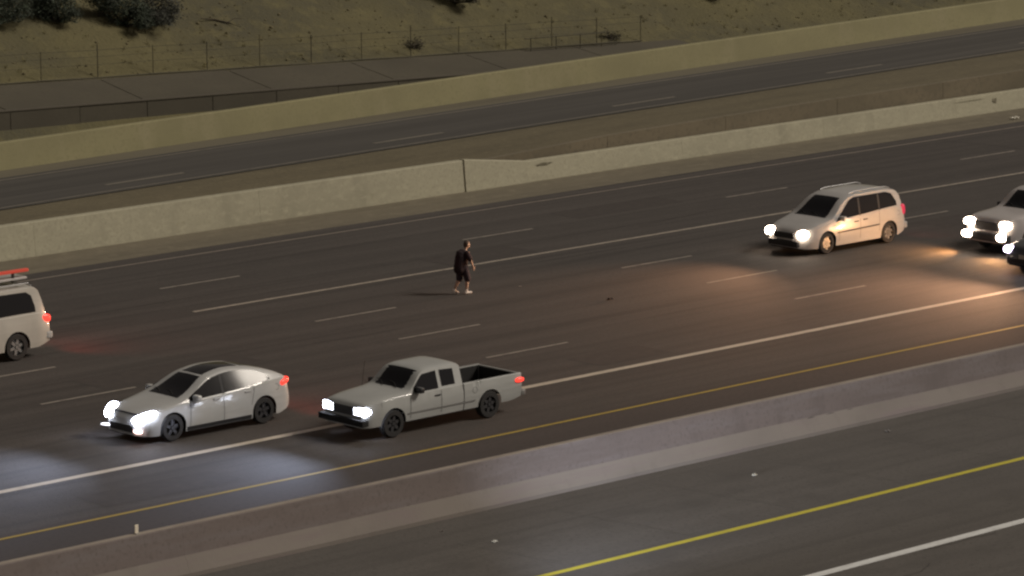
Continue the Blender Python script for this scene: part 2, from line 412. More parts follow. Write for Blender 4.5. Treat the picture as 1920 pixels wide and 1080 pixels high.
# litter
m_lit = mat('litter_white', (.8, .78, .7), .7); m_lit2 = mat('litter_grey', (.32, .29, .26), .8); m_lit3 = mat('litter_dark', (.03, .025, .025), .8)
def scrap(x, y, s, m, lab, seed, z=.004):
    rnd = random.Random(seed); bm = bmesh.new(); n = 5
    g = [[bm.verts.new(((i/(n-1)-.5)*s*rnd.uniform(.8, 1.1), (j/(n-1)-.5)*s*.7*rnd.uniform(.8, 1.1), rnd.uniform(0, .35)*s)) for j in range(n)] for i in range(n)]
    for i in range(n-1):
        for j in range(n-1): bm.faces.new((g[i][j], g[i+1][j], g[i+1][j+1], g[i][j+1]))
    bmesh.ops.solidify(bm, geom=bm.faces[:], thickness=.003)
    tag(link('litter_scrap', bm, m, loc=(x, y, z)), label=lab, cat='litter', group='scraps of litter on the road')
scrap(-6.25, -7.42, .15, m_lit, 'brightest white crumpled scrap on the near shoulder above the yellow line', 1)
scrap(-14.91, -7.83, .13, m_lit, 'small white scrap on the near shoulder below the middle of the barrier', 2)
scrap(-.49, -6.48, .14, m_lit2, 'dull grey scrap close to the foot of the median barrier at right', 3)
scrap(6.65, 14.49, .10, m_lit2, 'tiny grey scrap on the dark lanes right of the walking person', 4)
scrap(7.1, 11.08, .22, m_lit3, 'dark flattened scrap on the lanes below and right of the walking person', 5)
scrap(44.96, 27.3, .35, m_lit, 'pale scrap lying on the far shoulder at the right edge', 6)
scrap(-15.1, -6.3, .08, m_lit2, 'tiny grey scrap on the near shoulder close under the median barrier', 7)

# ------------------------------------------------------------------ fence and rail on the apron's upper edge
m_iron = mat('rusty_iron', (.055, .048, .028), .8); m_iron2 = mat('galvanised_post', (.095, .085, .045), .8)
fe = empty('wire_fence', (0, 0, 0), label='thin wire fence on posts along the foot of the hillside', cat='fence')
fx = [29.3-2.62*k for k in range(1, 12)][::-1]+[29.3+2.62*k for k in range(0, 7)]
for i, x in enumerate(fx):
    bm = bmesh.new(); tube(bm, [(0, 0, -.1), (0, 0, 1.15 if i % 3 else 1.3)], .02, 6)
    link('fence_post', bm, m_iron2 if i % 2 else m_iron, fe, loc=(x, 48.05, ztop(x)))
for h, rr in ((.05, .03), (.55, .007), (.85, .007), (1.1, .009)):
    bm = bmesh.new(); tube(bm, [(x, 48.05-.03, ztop(x)+h+(0 if k % 2 else -.02)) for k, x in enumerate(fx)], rr, 5)
    link('fence_wire', bm, m_iron, fe)
rl = empty('pipe_rail', (38.3, 47.75, ztop(38.3)), label='dark low pipe rail with three bays by the drain at the top of the apron', cat='railing')
bm = bmesh.new(); tube(bm, [(-.35, 0, .50), (4.25, 0, .50-.12)], .022, 6); link('top_rail', bm, m_iron, rl)
bm = bmesh.new(); tube(bm, [(-.25, 0, .08), (5.2, 0, .08-.17)], .03, 6); link('bottom_rail', bm, m_iron, rl)
for x in (0, 1.45, 2.85, 4.1):
    bm = bmesh.new(); tube(bm, [(x, 0, -.1-.0374*x), (x, 0, .52-.03*x)], .022, 6); link('rail_post', bm, m_iron2 if x == 4.1 else m_iron, rl)

# ------------------------------------------------------------------ shrubs
def foliage_mat(name, c):
    return mat(name, c, .8, [((2.5, 2.5, 2.5), 4, sc(c, .45), .4, .6), ((11, 11, 11), 2, sc(c, 1.6), .5, .7)])
m_fol1 = foliage_mat('dark_foliage', (.026, .038, .020)); m_fol2 = foliage_mat('grey_foliage', (.042, .044, .032)); m_fol3 = foliage_mat('brown_foliage', (.05, .042, .02))
m_bark = mat('bark', (.06, .045, .03), .95, [((8, 8, 3), 4, (.03, .024, .018), .4, .6)])
def shrub(x, y, lobes, m, lab, seed, leaves, kind='desert_shrub', lean=(0, 0)):
    rnd = random.Random(seed); z = hz(x, y)-.05
    t = empty(kind, (x, y, z), label=lab, cat='shrub', group='shrubs on the hillside')
    bm = bmesh.new()
    for (lx, ly, lz, lr) in lobes:
        m1 = Vector((lx*.3+rnd.uniform(-.1, .1), ly*.3, lz*.4))
        tube(bm, [(rnd.uniform(-.08, .08), rnd.uniform(-.08, .08), -.1), m1, (lx*.8, ly*.8, lz*.85)], [.07, .045, .015], 6)
        for _ in range(6):
            d = Vector((rnd.gauss(0, 1), rnd.gauss(0, 1), rnd.gauss(.3, 1))).normalized()*lr*rnd.uniform(.6, 1.1)
            p = Vector((lx, ly, lz))*.8
            tube(bm, [p, p+d*.5+Vector((0, 0, .04)), p+d], [.015, .01, .004], 4)
    link('trunk', bm, m_bark, t)
    bm = bmesh.new(); tot = sum(l[3]**2 for l in lobes)
    for (lx, ly, lz, lr) in lobes:
        cl = []
        for _ in range(max(8, int(26*lr))):
            d = Vector((rnd.gauss(0, 1), rnd.gauss(0, 1), rnd.gauss(0, 1))).normalized()
            cl.append((Vector((lx, ly, lz))+d*lr*rnd.uniform(.45, 1.05)*Vector((1, 1, .8)).length/1.62, rnd.uniform(.12, .30)*lr+.05))
        for _ in range(int(leaves*lr*lr/tot)):
            c, s = rnd.choice(cl); p = c+Vector((rnd.gauss(0, s), rnd.gauss(0, s), rnd.gauss(0, s*.8)))
            if p.z < .02: continue
            a = Vector((rnd.gauss(0, 1), rnd.gauss(0, 1), rnd.gauss(0, 1))).normalized(); b = a.orthogonal().normalized()
            l = rnd.uniform(.03, .07); k = l*.45
            bm.faces.new([bm.verts.new(p-a*l), bm.verts.new(p+b*k), bm.verts.new(p+a*l), bm.verts.new(p-b*k)])
    link('crown', bm, m, t); return t
shrub(14.3, 51.9, [(0, 0, .9, 1.0), (-1.0, .3, .8, .8), (.7, -.5, .55, .6), (-.5, -.9, .3, .5)], m_fol1, 'dark green shrub in the far upper left corner', 11, 9000)
shrub(17.0, 51.6, [(0, 0, .9, .75), (.5, .4, 1.3, .7), (-.5, .2, .6, .5), (.15, -.5, .3, .4)], m_fol1, 'dark green shrub second from the left on the hillside', 12, 8000)
shrub(20.0, 51.3, [(-.9, .4, 1.0, .55), (-.2, .1, .7, .55), (.4, -.3, .5, .55), (.1, -1.0, .25, .35)], m_fol1, 'dark sprawling shrub third from the left on the hillside', 13, 8000)
shrub(21.6, 51.4, [(0, 0, .6, .75), (-.4, -.7, .3, .5), (.6, .2, .5, .6)], m_fol2, 'greyish twiggy shrub right of the dark sprawling one', 14, 5200)
shrub(37.4, 51.6, [(0, 0, .55, .6), (-.7, .4, .8, .5), (.7, .4, .7, .5), (.25, -.75, .2, .35), (.15, -1.15, .05, .22)], m_fol3, 'brown dry shrub on the hillside at the top centre', 15, 5600)
# fallen dry branch
fb = empty('fallen_branch', (24.6, 50.8, hz(24.6, 50.8)), label='thin dry curved branch lying on the slope beside the shrubs', cat='branch')
bm = bmesh.new(); tube(bm, [(-.9, .45, .3), (-.3, .35, .22), (.2, .0, .06), (.45, -.35, -.08)], [.02, .035, .03, .015], 6); link('stem', bm, m_bark, fb)
bm = bmesh.new(); tube(bm, [(.1, .05, .1), (.5, .1, .22), (.8, 0, .2)], [.018, .012, .006], 5); link('twig', bm, m_bark, fb)
for i, (x, y, s, lab) in enumerate([(43.5, 48.3, .3, 'tiny dark tuft by the end of the low pipe rail'), (32.6, 48.6, .3, 'tiny dark tuft behind the wire fence left of the pipe rail'),
                                    (52, 50.4, .3, 'tiny dark tuft on the slope above the right end of the apron')]):
    shrub(x, y, [(0, 0, .2, s), (.3, .1, .15, s*.7)], m_fol3, lab, 40+i, 500, 'small_tuft')

# ------------------------------------------------------------------ vehicles
def hermite(keys):
    xs = [k[0] for k in keys]; vs = [k[1] for k in keys]; n = len(xs)
    d = [(vs[i+1]-vs[i])/(xs[i+1]-xs[i]) for i in range(n-1)]
    m_ = [d[0]]+[0 if d[i-1]*d[i] <= 0 else 2*d[i-1]*d[i]/(d[i-1]+d[i]) for i in range(1, n-1)]+[d[-1]]
    def fn(x):
        if x <= xs[0]: return vs[0]
        if x >= xs[-1]: return vs[-1]
        i = 0
        while x > xs[i+1]: i += 1
        h = xs[i+1]-xs[i]; t = (x-xs[i])/h
        return ((2*t**3-3*t*t+1)*vs[i]+(t**3-2*t*t+t)*h*m_[i]+(-2*t**3+3*t*t)*vs[i+1]+(t**3-t*t)*h*m_[i+1])
    return fn
def linear(keys):
    def fn(x):
        if x <= keys[0][0]: return keys[0][1]
        for (a, p), (b, q) in zip(keys, keys[1:]):
            if x <= b: return p+(q-p)*(x-a)/(b-a)
        return keys[-1][1]
    return fn
m_glass = mat('car_glass', (.012, .012, .014), .10, spec=.22)
m_black = mat('black_trim', (.018, .018, .02), .5)
m_tyre = mat('tyre_rubber', (.022, .021, .021), .85)
m_rim = mat('alloy_rim', (.42, .42, .42), .35, metal=.7)
m_rimd = mat('dark_rim', (.07, .07, .075), .45, metal=.5)
m_under = mat('underbody', (.012, .012, .012), .9)
m_gap = mat('panel_gap', (.035, .035, .037), .8)
m_plate = mat('plate', (.5, .48, .42), .5)
def car_paint(name, c, rough=.3):
    return mat(name, c, rough, [((1.3, 1.3, 1.3), 4, sc(c, .9), .42, .7), ((.8, .8, 9), 4, sc(c, .86), .5, .8)], coat=.5)
m_white = car_paint('white_car_paint', (.46, .465, .46)); m_white2 = car_paint('pickup_white_paint', (.40, .41, .40), .35)
m_silver = car_paint('silver_van_paint', (.44, .43, .42)); m_pale = car_paint('pale_truck_paint', (.46, .43, .42))
m_darkcar = car_paint('dark_car_paint', (.035, .036, .042)); m_cream = car_paint('cream_van_paint', (.46, .45, .41))
def emis(name, c, s): return mat(name, (.5, .5, .5) if c[1] > .4 else (.25, .01, .01), .3, emit=c, estr=s)
m_hl_cool = emis('headlight_cool', (.80, .84, 1.0), 26); m_hl_warm = emis('headlight_warm', (1.0, .80, .62), 26)
m_hl_vio = emis('headlight_violet', (.86, .72, 1.0), 16); m_hl_amber = emis('foglight_pink', (1.0, .66, .60), 3); m_fog_w = emis('foglight_white', (.9, .9, 1), 2.0)
m_tail = emis('tail_light_red', (1.0, .055, .035), 1.7); m_tail_d = emis('tail_light_pink', (.9, .06, .13), .6)
m_tail_hot = emis('tail_light_hot', (1.0, .35, .22), 6); m_bar = emis('red_bar_glow', (.7, .11, .06), .42)
m_lens = mat('lens_grey', (.35, .35, .38), .2)

class Car:
    """local x runs from the nose (0) to the tail (L); y is width; faces -X in the world"""
    def __init__(s, name, label, cat, x, y, L, W, top, edge, belt, wlow, wbelt, wroof, roofz, wheels, wr, sill, paint, group, rot=0, shut=None, xs_extra=()):
        s.L, s.W, s.wr, s.wheels = L, W, wr, wheels
        s.root = empty(name, (x, y, 0.012), rot, label=label, cat=cat, group=group)
        s.top, s.belt = hermite(top), hermite(belt)
        s.wl, s.wb = hermite(wlow), hermite(wbelt); s.wroof, s.roofz = wroof, roofz; s.sill = sill; s.paint = paint; s.edge = edge
        s.low = hermite([(0, sill[0]), (.35, sill[1]), (L-.5, sill[1]), (L, sill[2])])
    def lowz(s, x):
        z = s.low(x)
        for xw in s.wheels:
            a = s.wr+.055
            if abs(x-xw) < a: z = max(z, s.wr+math.sqrt(a*a-(x-xw)**2))
        return z
    def side(s, x, z):
        """half width of the outer skin at (x, z)"""
        b, wb, wl, lo = s.belt(x), s.wb(x), s.wl(x), s.low(x)
        if z <= b:
            t = (z-lo)/max(.05, b-lo); t = max(0, min(1, t))
            return wl+(wb-wl)*t**1.6+.035*math.sin(math.pi*min(1, t*.95))
        t = (z-b)/max(.05, s.roofz-b); t = min(t, 1.2)
        return (wb-.02)+(s.wroof-(wb-.02))*t
    def section(s, x):
        lo, b, tp = s.lowz(x), s.belt(x), s.top(x)
        ed = max(tp-s.edge, b+.005); pts = []
        for k in range(5):
            z = lo+(b-lo)*k/4; pts.append((s.side(x, z), z))
        pts.append((s.wb(x)-.02, b+.008))
        for k in (1, 2):
            z = b+.008+(ed-b-.008)*k/2; pts.append((s.side(x, z)-.004, z))
        w1 = s.side(x, ed)
        pts += [(w1-.05, ed+(tp-ed)*.45), (w1*.72, ed+(tp-ed)*.80), (w1*.36, ed+(tp-ed)*.96), (0, tp)]
        return pts
    def body(s, x0=0, x1=None, name='body', capend=True):
        x1 = x1 or s.L; bm = bmesh.new(); st = set(frange(x0, x1, .09))
        for xw in s.wheels:
            a = s.wr+.055
            for k in range(-8, 9):
                q = xw+a*math.sin(math.pi*k/16)
                if x0 < q < x1: st.add(q)
            for q in (xw-a-.004, xw+a+.004):
                if x0 < q < x1: st.add(q)
        for e in (.015, .04): st |= {x0+e, x1-e}
        st = sorted(st); secs = []
        for x in st:
            h = s.section(x); full = [(y, z) for y, z in h]+[(-y, z) for y, z in h[-2::-1]]
            secs.append([bm.verts.new((x, y, z)) for y, z in full])
        n = len(secs[0])
        for a, b in zip(secs, secs[1:]):
            for k in range(n-1): bm.faces.new((a[k], a[k+1], b[k+1], b[k]))
        for sec, rev in ((secs[0], 0), (secs[-1], 1)):
            h = n//2
            for k in range(h):
                q = [sec[k], sec[k+1], sec[n-2-k], sec[n-1-k]] if k < h-1 else [sec[k], sec[k+1], sec[n-1-k]]
                bm.faces.new(q if rev else q[::-1])
        bmesh.ops.recalc_face_normals(bm, faces=bm.faces)
        o = link(name, bm, s.paint, s.root, smooth=True)
        ms = o.modifiers.new('edges', 'EDGE_SPLIT'); ms.split_angle = R(38)
        bm = bmesh.new(); box(bm, x0+.12, x1-.12, -s.W/2+.26, s.W/2-.26, s.sill[1]-.03, min(s.belt(s.L*.5)-.1, .72))
        box(bm, s.wheels[0]+s.wr+.08, s.wheels[1]-s.wr-.08, -s.W/2+.07, s.W/2-.07, s.sill[1]-.02, .5)
        link('underbody', bm, m_under, s.root)
        return o
    def side_patch(s, name, x0, x1, zb, zt, m, sgn, off=.006, nx=16, nz=4, parent=None):
        """flush panel of side skin between the curves zb(x) and zt(x)"""
        bm = bmesh.new(); g = []
        for i in range(nx+1):
            x = x0+(x1-x0)*i/nx; a, b = zb(x), zt(x)
            if b < a: b = a+.001
            g.append([bm.verts.new((x, sgn*(s.side(x, a+(b-a)*j/nz)+off), a+(b-a)*j/nz)) for j in range(nz+1)])
        for i in range(nx):
            for j in range(nz): bm.faces.new((g[i][j], g[i+1][j], g[i+1][j+1], g[i][j+1]))
        bmesh.ops.recalc_face_normals(bm, faces=bm.faces)
        return link(name, bm, m, parent or s.root, smooth=True)
    def top_patch(s, name, x0, x1, m, inset=.07, off=.006, parent=None, nx=10, wf=None):
        bm = bmesh.new(); g = []
        for i in range(nx+1):
            x = x0+(x1-x0)*i/nx; h = s.section(x)[8:]
            pts = h+[(-y, z) for y, z in h[-2::-1]]
            k = 1-inset/max(.2, h[0][0])
            g.append([bm.verts.new((x, y*k, z+off)) for y, z in pts])
        for i in range(nx):
            for j in range(len(g[0])-1): bm.faces.new((g[i][j], g[i+1][j], g[i+1][j+1], g[i][j+1]))
        return link(name, bm, m, parent or s.root, smooth=True)
    def wheels_(s, rim, wd=.21, spokes=5):
        for xw in s.wheels:
            for sg in (-1, 1):
                yo = sg*(s.W/2-.035-wd/2); h = empty('wheel', (xw, yo, s.wr)); h.parent = s.root
                bm = bmesh.new(); prof = [(.62, -.5), (.93, -.5), (1, -.36), (1, .36), (.93, .5), (.62, .5)]; N = 28; rings = []
                for k in range(N):
                    a = 2*math.pi*k/N; rings.append([bm.verts.new((math.cos(a)*s.wr*p, q*wd, math.sin(a)*s.wr*p)) for p, q in prof])
                for k in range(N):
                    A, B = rings[k], rings[(k+1) % N]
                    for j in range(6): bm.faces.new((A[j], A[(j+1) % 6], B[(j+1) % 6], B[j]))
                bmesh.ops.recalc_face_normals(bm, faces=bm.faces); link('tyre', bm, m_tyre, h, smooth=False)
                bm = bmesh.new(); rr = s.wr*.62; yf_ = sg*wd*.36
                tube(bm, [(0, yf_-sg*.10, 0), (0, yf_-sg*.06, 0)], rr, 24)
                tube(bm, [(0, yf_-sg*.06, 0), (0, yf_+sg*.015, 0)], rr*.2, 12)
                for k in range(spokes):
                    a = 2*math.pi*k/spokes+.3; c, q = math.cos(a), math.sin(a); nv = Vector((-q, 0, c))
                    p0, p1 = Vector((c*rr*.15, yf_, q*rr*.15)), Vector((c*rr*.98, yf_, q*rr*.98))
                    v = [bm.verts.new(p+nv*t+Vector((0, sg*d, 0))) for p, wv in ((p0, .05), (p1, .035)) for t in (-wv, wv) for d in (-.03, .0)]
                    for fq in ((0, 2, 3, 1), (4, 5, 7, 6), (0, 1, 5, 4), (2, 6, 7, 3), (1, 3, 7, 5), (0, 4, 6, 2)): bm.faces.new([v[t] for t in fq])
                tube(bm, [(0, yf_-sg*.05, 0), (0, yf_+sg*.0, 0)], [rr*1.0, rr*1.02], 24) if spokes == 0 else None
                bmesh.ops.recalc_face_normals(bm, faces=bm.faces); link('rim', bm, rim, h)
    def lens(s, name, loc, size, m, rot=(0, 0, 0), parent=None):
        """rounded lamp lens"""
        bm = bmesh.new(); bmesh.ops.create_uvsphere(bm, u_segments=18, v_segments=10, radius=.5)
        for v in bm.verts:
            for i in range(3): v.co[i] = math.copysign(abs(v.co[i]*2)**.75/2, v.co[i])
            v.co.x *= size[0]; v.co.y *= size[1]; v.co.z *= size[2]
        o = link(name, bm, m, parent or s.root, smooth=True, loc=loc); o.rotation_euler = rot; return o
    def spot(s, loc, watts, col, angle=100, blend=.9, tilt=6, yawd=0, size=.08, flat=1):
        l = bpy.data.lights.new('headlight_beam', 'SPOT'); l.energy = watts; l.color = col; l.spot_size = R(angle); l.spot_blend = blend; l.shadow_soft_size = size
        o = bpy.data.objects.new('headlight_beam', l); scene.collection.objects.link(o); o.parent = s.root; o.location = loc
        d = Vector((-math.cos(R(tilt))*math.cos(R(yawd)), math.cos(R(tilt))*math.sin(R(yawd)), -math.sin(R(tilt))))
        o.rotation_euler = d.to_track_quat('-Z', 'Y').to_euler(); o.scale = (1, flat, 1); return o
    def glow(s, loc, watts, col, size=.1):
        l = bpy.data.lights.new('tail_light_glow', 'SPOT'); l.energy = watts; l.color = col; l.spot_size = R(120); l.spot_blend = 1; l.shadow_soft_size = size
        o = bpy.data.objects.new('tail_light_glow', l); scene.collection.objects.link(o); o.parent = s.root; o.location = loc
        o.rotation_euler = Vector((1, 0, -.25)).to_track_quat('-Z', 'Y').to_euler()
    def mirror_(s, x, z, m):
        for sg in (-1, 1):
            bm = bmesh.new(); box(bm, -.07, .07, -.11, .11, -.07, .07, .03)
            o = link('side_mirror', bm, m, s.root, smooth=True, loc=(x, sg*(s.side(x, z)+.12), z))
    def pillar(s, x, zt, w_=.035, lean=.05):
        for sg in (-1, 1):
            bm = bmesh.new(); g = []
            for j in range(7):
                z = s.belt(x)+.02+(zt-s.belt(x)-.02)*j/6; xx = x+lean*j/6
                g.append([bm.verts.new((xx+t, sg*(s.side(xx, z)+.014), z)) for t in (-w_, w_)])
            for a, b in zip(g, g[1:]): bm.faces.new((a[0], a[1], b[1], b[0]))
            bmesh.ops.recalc_face_normals(bm, faces=bm.faces); link('window_pillar', bm, m_gap, s.root)
    def wiper(s, x):
        for y in (-.32, .18):
            bm = bmesh.new(); tube(bm, [(x-.02, y, s.top(x-.02)+.012), (x+.10, y+.22, s.top(x+.10)+.016), (x+.14, y+.42, s.top(x+.14)+.010)], .009, 5)
            link('wiper', bm, m_black, s.root)
    def fuel_flap(s, x, z):
        bm = bmesh.new(); g = []
        for k in range(20):
            a = 2*math.pi*k/20; g.append([bm.verts.new((x+math.cos(a)*r_, -(s.side(x, z+math.sin(a)*r_)+.004), z+math.sin(a)*r_)) for r_ in (.072, .080)])
        for k in range(20): p, q = g[k], g[(k+1) % 20]; bm.faces.new((p[0], q[0], q[1], p[1]))
        link('fuel_flap', bm, m_gap, s.root)
    def gap(s, x, z0, z1, lean=0):
        for sg in (-1, 1):
            bm = bmesh.new(); g = []
            for j in range(9):
                z = z0+(z1-z0)*j/8; xx = x+lean*(j/8)
                g.append([bm.verts.new((xx+t, sg*(s.side(xx, z)+.004), z)) for t in (-.006, .006)])
            for a, b in zip(g, g[1:]): bm.faces.new((a[0], a[1], b[1], b[0]))
            bmesh.ops.recalc_face_normals(bm, faces=bm.faces); link('door_gap', bm, m_gap, s.root)
    def handle(s, x, z, m):
        for sg in (-1, 1):
            bm = bmesh.new(); box(bm, -.09, .09, -.012, .018, -.015, .015, .006); link('door_handle', bm, m, s.root, loc=(x, sg*(s.side(x, z)+.012), z))
    def front_box(s, name, x0, x1, hw, z0, z1, m, bev=.02):
        bm = bmesh.new(); box(bm, x0, x1, -hw, hw, z0, z1, bev); return link(name, bm, m, s.root)

GRP = 'vehicles on the carriageway'
# --- white fastback sedan
L = 4.72; W = 1.86
c = Car('fastback_sedan', 'white fastback sedan with bright bluish headlights, lower left, ahead of the pickup', 'car', -14.62, 6.0, L, W,
        top=[(0, .60), (.12, .70), (.5, .81), (1.15, .95), (1.5, 1.06), (2.25, 1.42), (2.85, 1.50), (3.4, 1.47), (4.0, 1.34), (4.4, 1.20), (4.60, 1.10), (4.68, 1.02), (L, .88)],
        edge=.05, belt=[(0, .52), (.12, .62), (.5, .73), (1.2, .87), (2.0, .91), (3.3, .98), (4.1, 1.06), (4.5, 1.06), (L, .80)],
        wlow=[(0, .52), (.25, .80), (.8, .90), (3.9, .90), (4.5, .82), (L, .70)], wbelt=[(0, .40), (.18, .70), (.6, .85), (1.5, .89), (3.7, .89), (4.3, .82), (4.6, .76), (L, .66)],
        wroof=.60, roofz=1.46, wheels=(.90, 3.78), wr=.335, sill=(.22, .19, .30), paint=m_white, group=GRP)
c.body(); c.wheels_(m_rimd, spokes=5)
wt = hermite([(1.42, .98), (1.8, 1.16), (2.3, 1.36), (2.9, 1.43), (3.5, 1.38), (3.85, 1.27), (4.05, 1.12)])
for sg in (-1, 1):
    c.side_patch('side_window', 1.45, 4.02, lambda x: c.belt(x)+.03, wt, m_glass, sg, .008, 24)
    c.side_patch('rocker_trim', 1.32, 3.36, lambda x: .20, lambda x: .30, m_black, sg, .006)
    c.lens('tail_light', (4.52, sg*.735, .96), (.42, .20, .17), m_tail, (0, R(-12), sg*R(-20)))
    c.lens('headlight', (.20, sg*.66, .67), (.66, .30, .18), m_hl_cool, (0, R(-18), sg*R(36)))
    c.lens('fog_light', (.02, sg*.62, .33), (.20, .40 if sg < 0 else .34, .075 if sg < 0 else .045), m_hl_amber if sg < 0 else m_fog_w, (0, 0, sg*R(22)))
    c.spot((-.1, sg*.66, .66), 1900, (.66, .75, 1.0), 92, 1, 1.5, yawd=-4, flat=.32)
c.top_patch('windshield', 1.28, 2.12, m_glass, .10); c.top_patch('glass_roof', 2.2, 3.35, m_glass, .12); c.top_patch('rear_window', 3.42, 4.4, m_glass, .12)
c.mirror_(1.62, .98, m_white); c.gap(1.42, .30, .90, .02); c.gap(2.48, .28, .96); c.gap(3.35, .55, .98, .12); c.handle(2.25, .86, m_rim); c.handle(3.25, .90, m_rim)
c.front_box('lower_grille', -.02, .06, .46, .27, .45, m_black); c.front_box('rear_diffuser', L-.10, L+.01, .55, .26, .36, m_black)
bm = bmesh.new(); box(bm, 0, .01, -.15, .15, -.06, .06); link('licence_plate', bm, m_plate, c.root, loc=(L+.012, 0, .62))
c.glow((L+.1, -.6, .9), 60, (1, .05, .02)); c.glow((L+.1, .6, .9), 60, (1, .05, .02))

c.pillar(2.5, 1.38); c.wiper(1.36); c.fuel_flap(4.2, .88)
# --- white compact pickup
L = 5.25; W = 1.72
c = Car('pickup_truck', 'white extended cab pickup with long open bed, bottom centre behind the sedan', 'pickup', -10.52, 2.42, L, W,
        top=[(0, .84), (.1, .93), (.5, .99), (1.28, 1.07), (1.45, 1.10), (1.98, 1.52), (2.2, 1.56), (2.95, 1.57), (3.15, 1.545), (3.22, 1.50)],
        edge=.045, belt=[(0, .80), (.1, .88), (.5, .93), (1.4, .98), (3.22, .99), (L, .99)],
        wlow=[(0, .68), (.2, .78), (.8, .81), (4.9, .81), (L, .80)], wbelt=[(0, .66), (.2, .76), (.6, .82), (4.9, .82), (L, .81)],
        wroof=.64, roofz=1.54, wheels=(.92, 4.12), wr=.345, sill=(.34, .34, .42), paint=m_white2, group=GRP)
c.body(0, 3.22); c.wheels_(m_rimd, spokes=6)
# cargo bed: outer walls with wheel arches, floor, head board, tailgate
bm = bmesh.new()
st = sorted(set(frange(3.25, 5.2, .1)) | {4.12+.40*math.sin(math.pi*k/16) for k in range(-8, 9)} | {4.12-.405, 4.12+.405})
for sg in (-1, 1):
    g = []
    for x in st:
        lo = c.lowz(x); zs = [lo+(.99-lo)*k/4 for k in range(5)]
        col = [(x, sg*c.side(x, z), z) for z in zs]+[(x, sg*.80, 1.01), (x, sg*.745, 1.01), (x, sg*.74, .60)]
        g.append([bm.verts.new(p) for p in col])
    for a, b in zip(g, g[1:]):
        for k in range(7): bm.faces.new((a[k], a[k+1], b[k+1], b[k]))
    for e in (g[0], g[-1]): bm.faces.new(e)
box(bm, 3.26, 3.30, -.735, .735, .5, 1.0)
bmesh.ops.recalc_face_normals(bm, faces=bm.faces)
link('cargo_bed', bm, m_white2, c.root)
bm = bmesh.new(); box(bm, 3.31, 5.14, -.735, .735, .55, .60)
for sg in (-1, 1): box(bm, 3.75, 4.5, sg*.734, sg*.56, .601, .80, .02)
box(bm, 3.305, 3.33, -.73, .73, .61, .97)
for sg in (-1, 1): box(bm, 3.34, 5.13, sg*.736, sg*.722, .61, .985)
box(bm, 5.135, 5.147, -.70, .70, .61, .97)
link('bed_liner', bm, m_under, c.root)
bm = bmesh.new(); box(bm, 5.15, 5.21, -.79, .79, .50, 1.0, .012); link('tailgate', bm, m_white2, c.root)
bm = bmesh.new(); box(bm, 5.22, 5.36, -.82, .82, .42, .56, .03); link('rear_bumper', bm, m_rim, c.root)
for sg in (-1, 1):
    c.side_patch('side_window', 1.62, 2.42, lambda x: c.belt(x)+.03, linear([(1.6, 1.12), (1.95, 1.42), (2.42, 1.45)]), m_glass, sg, .008, 14)
    c.side_patch('quarter_window', 2.54, 2.98, lambda x: c.belt(x)+.06, lambda x: 1.45-.05*(x-2.54), m_glass, sg, .008, 8)
    c.side_patch('side_trim', 1.36, 3.62, lambda x: .52, lambda x: .555, m_rim, sg, .012, 12, 1)
    c.lens('tail_light', (5.12, sg*.842, .84), (.30, .09, .12), m_tail, (0, 0, 0))
    bm = bmesh.new(); box(bm, -.03, .05, -.20, .20, -.10, .10, .015)
    o = link('headlight', bm, m_hl_cool, c.root, smooth=True, loc=(.03, sg*.58, .74))
    c.lens('corner_light', (.12, sg*.78, .74), (.20, .07, .13), m_hl_cool if sg < 0 else m_lens)
    c.spot((-.1, sg*.58, .72), 1350, (.66, .75, 1.0), 100, 1, 2.5, yawd=-6, flat=.32)
c.top_patch('windshield', 1.46, 1.94, m_glass, .08)
bm = bmesh.new(); box(bm, 0, .012, -.55, .55, 1.06, 1.42); link('rear_window', bm, m_glass, c.root, loc=(3.222, 0, 0))
c.front_box('front_bumper', -.12, .10, .84, .40, .56, m_under, .03); c.front_box('grille', -.025, .05, .38, .62, .84, m_black)  # bumper coloured near-black to stand in for the unlit front
c.mirror_(1.72, 1.08, m_black); c.gap(1.46, .40, .96); c.gap(2.48, .40, .97); c.gap(3.235, .40, .97); c.handle(2.36, .86, m_black)
bm = bmesh.new(); box(bm, 0, .01, -.15, .15, -.06, .06); link('licence_plate', bm, m_plate, c.root, loc=(L+.118, 0, .49))

c.wiper(1.46); c.fuel_flap(3.6, .80)
bm = bmesh.new(); tube(bm, [(1.2, .70, .98), (1.32, .72, 1.65)], .006, 5); link('antenna', bm, m_black, c.root)
# --- silver minivan
L = 4.75; W = 1.92
c = Car('minivan', 'silver white minivan with warm headlights and dark side glass, upper right', 'minivan', 16.30, 12.75, L, W,
        top=[(0, .62), (.12, .78), (.5, .92), (1.0, 1.04), (1.2, 1.10), (2.0, 1.62), (2.4, 1.72), (3.6, 1.74), (4.25, 1.68), (4.42, 1.60), (4.62, 1.15), (4.7, 1.02), (L, .80)],
        edge=.05, belt=[(0, .55), (.12, .70), (.5, .82), (1.2, .96), (2.5, 1.02), (4.3, 1.12), (4.6, 1.05), (L, .75)],
        wlow=[(0, .56), (.25, .82), (.8, .93), (4.0, .93), (4.6, .86), (L, .78)], wbelt=[(0, .48), (.2, .74), (.6, .88), (1.5, .93), (4.0, .92), (4.5, .86), (L, .76)],
        wroof=.72, roofz=1.70, wheels=(.98, 3.86), wr=.335, sill=(.24, .21, .33), paint=m_silver, group=GRP)
c.body(); c.wheels_(m_rim, spokes=7)
wt = linear([(1.48, 1.02), (1.6, 1.14), (2.12, 1.55), (2.35, 1.62), (3.85, 1.62), (4.1, 1.55), (4.3, 1.26)])
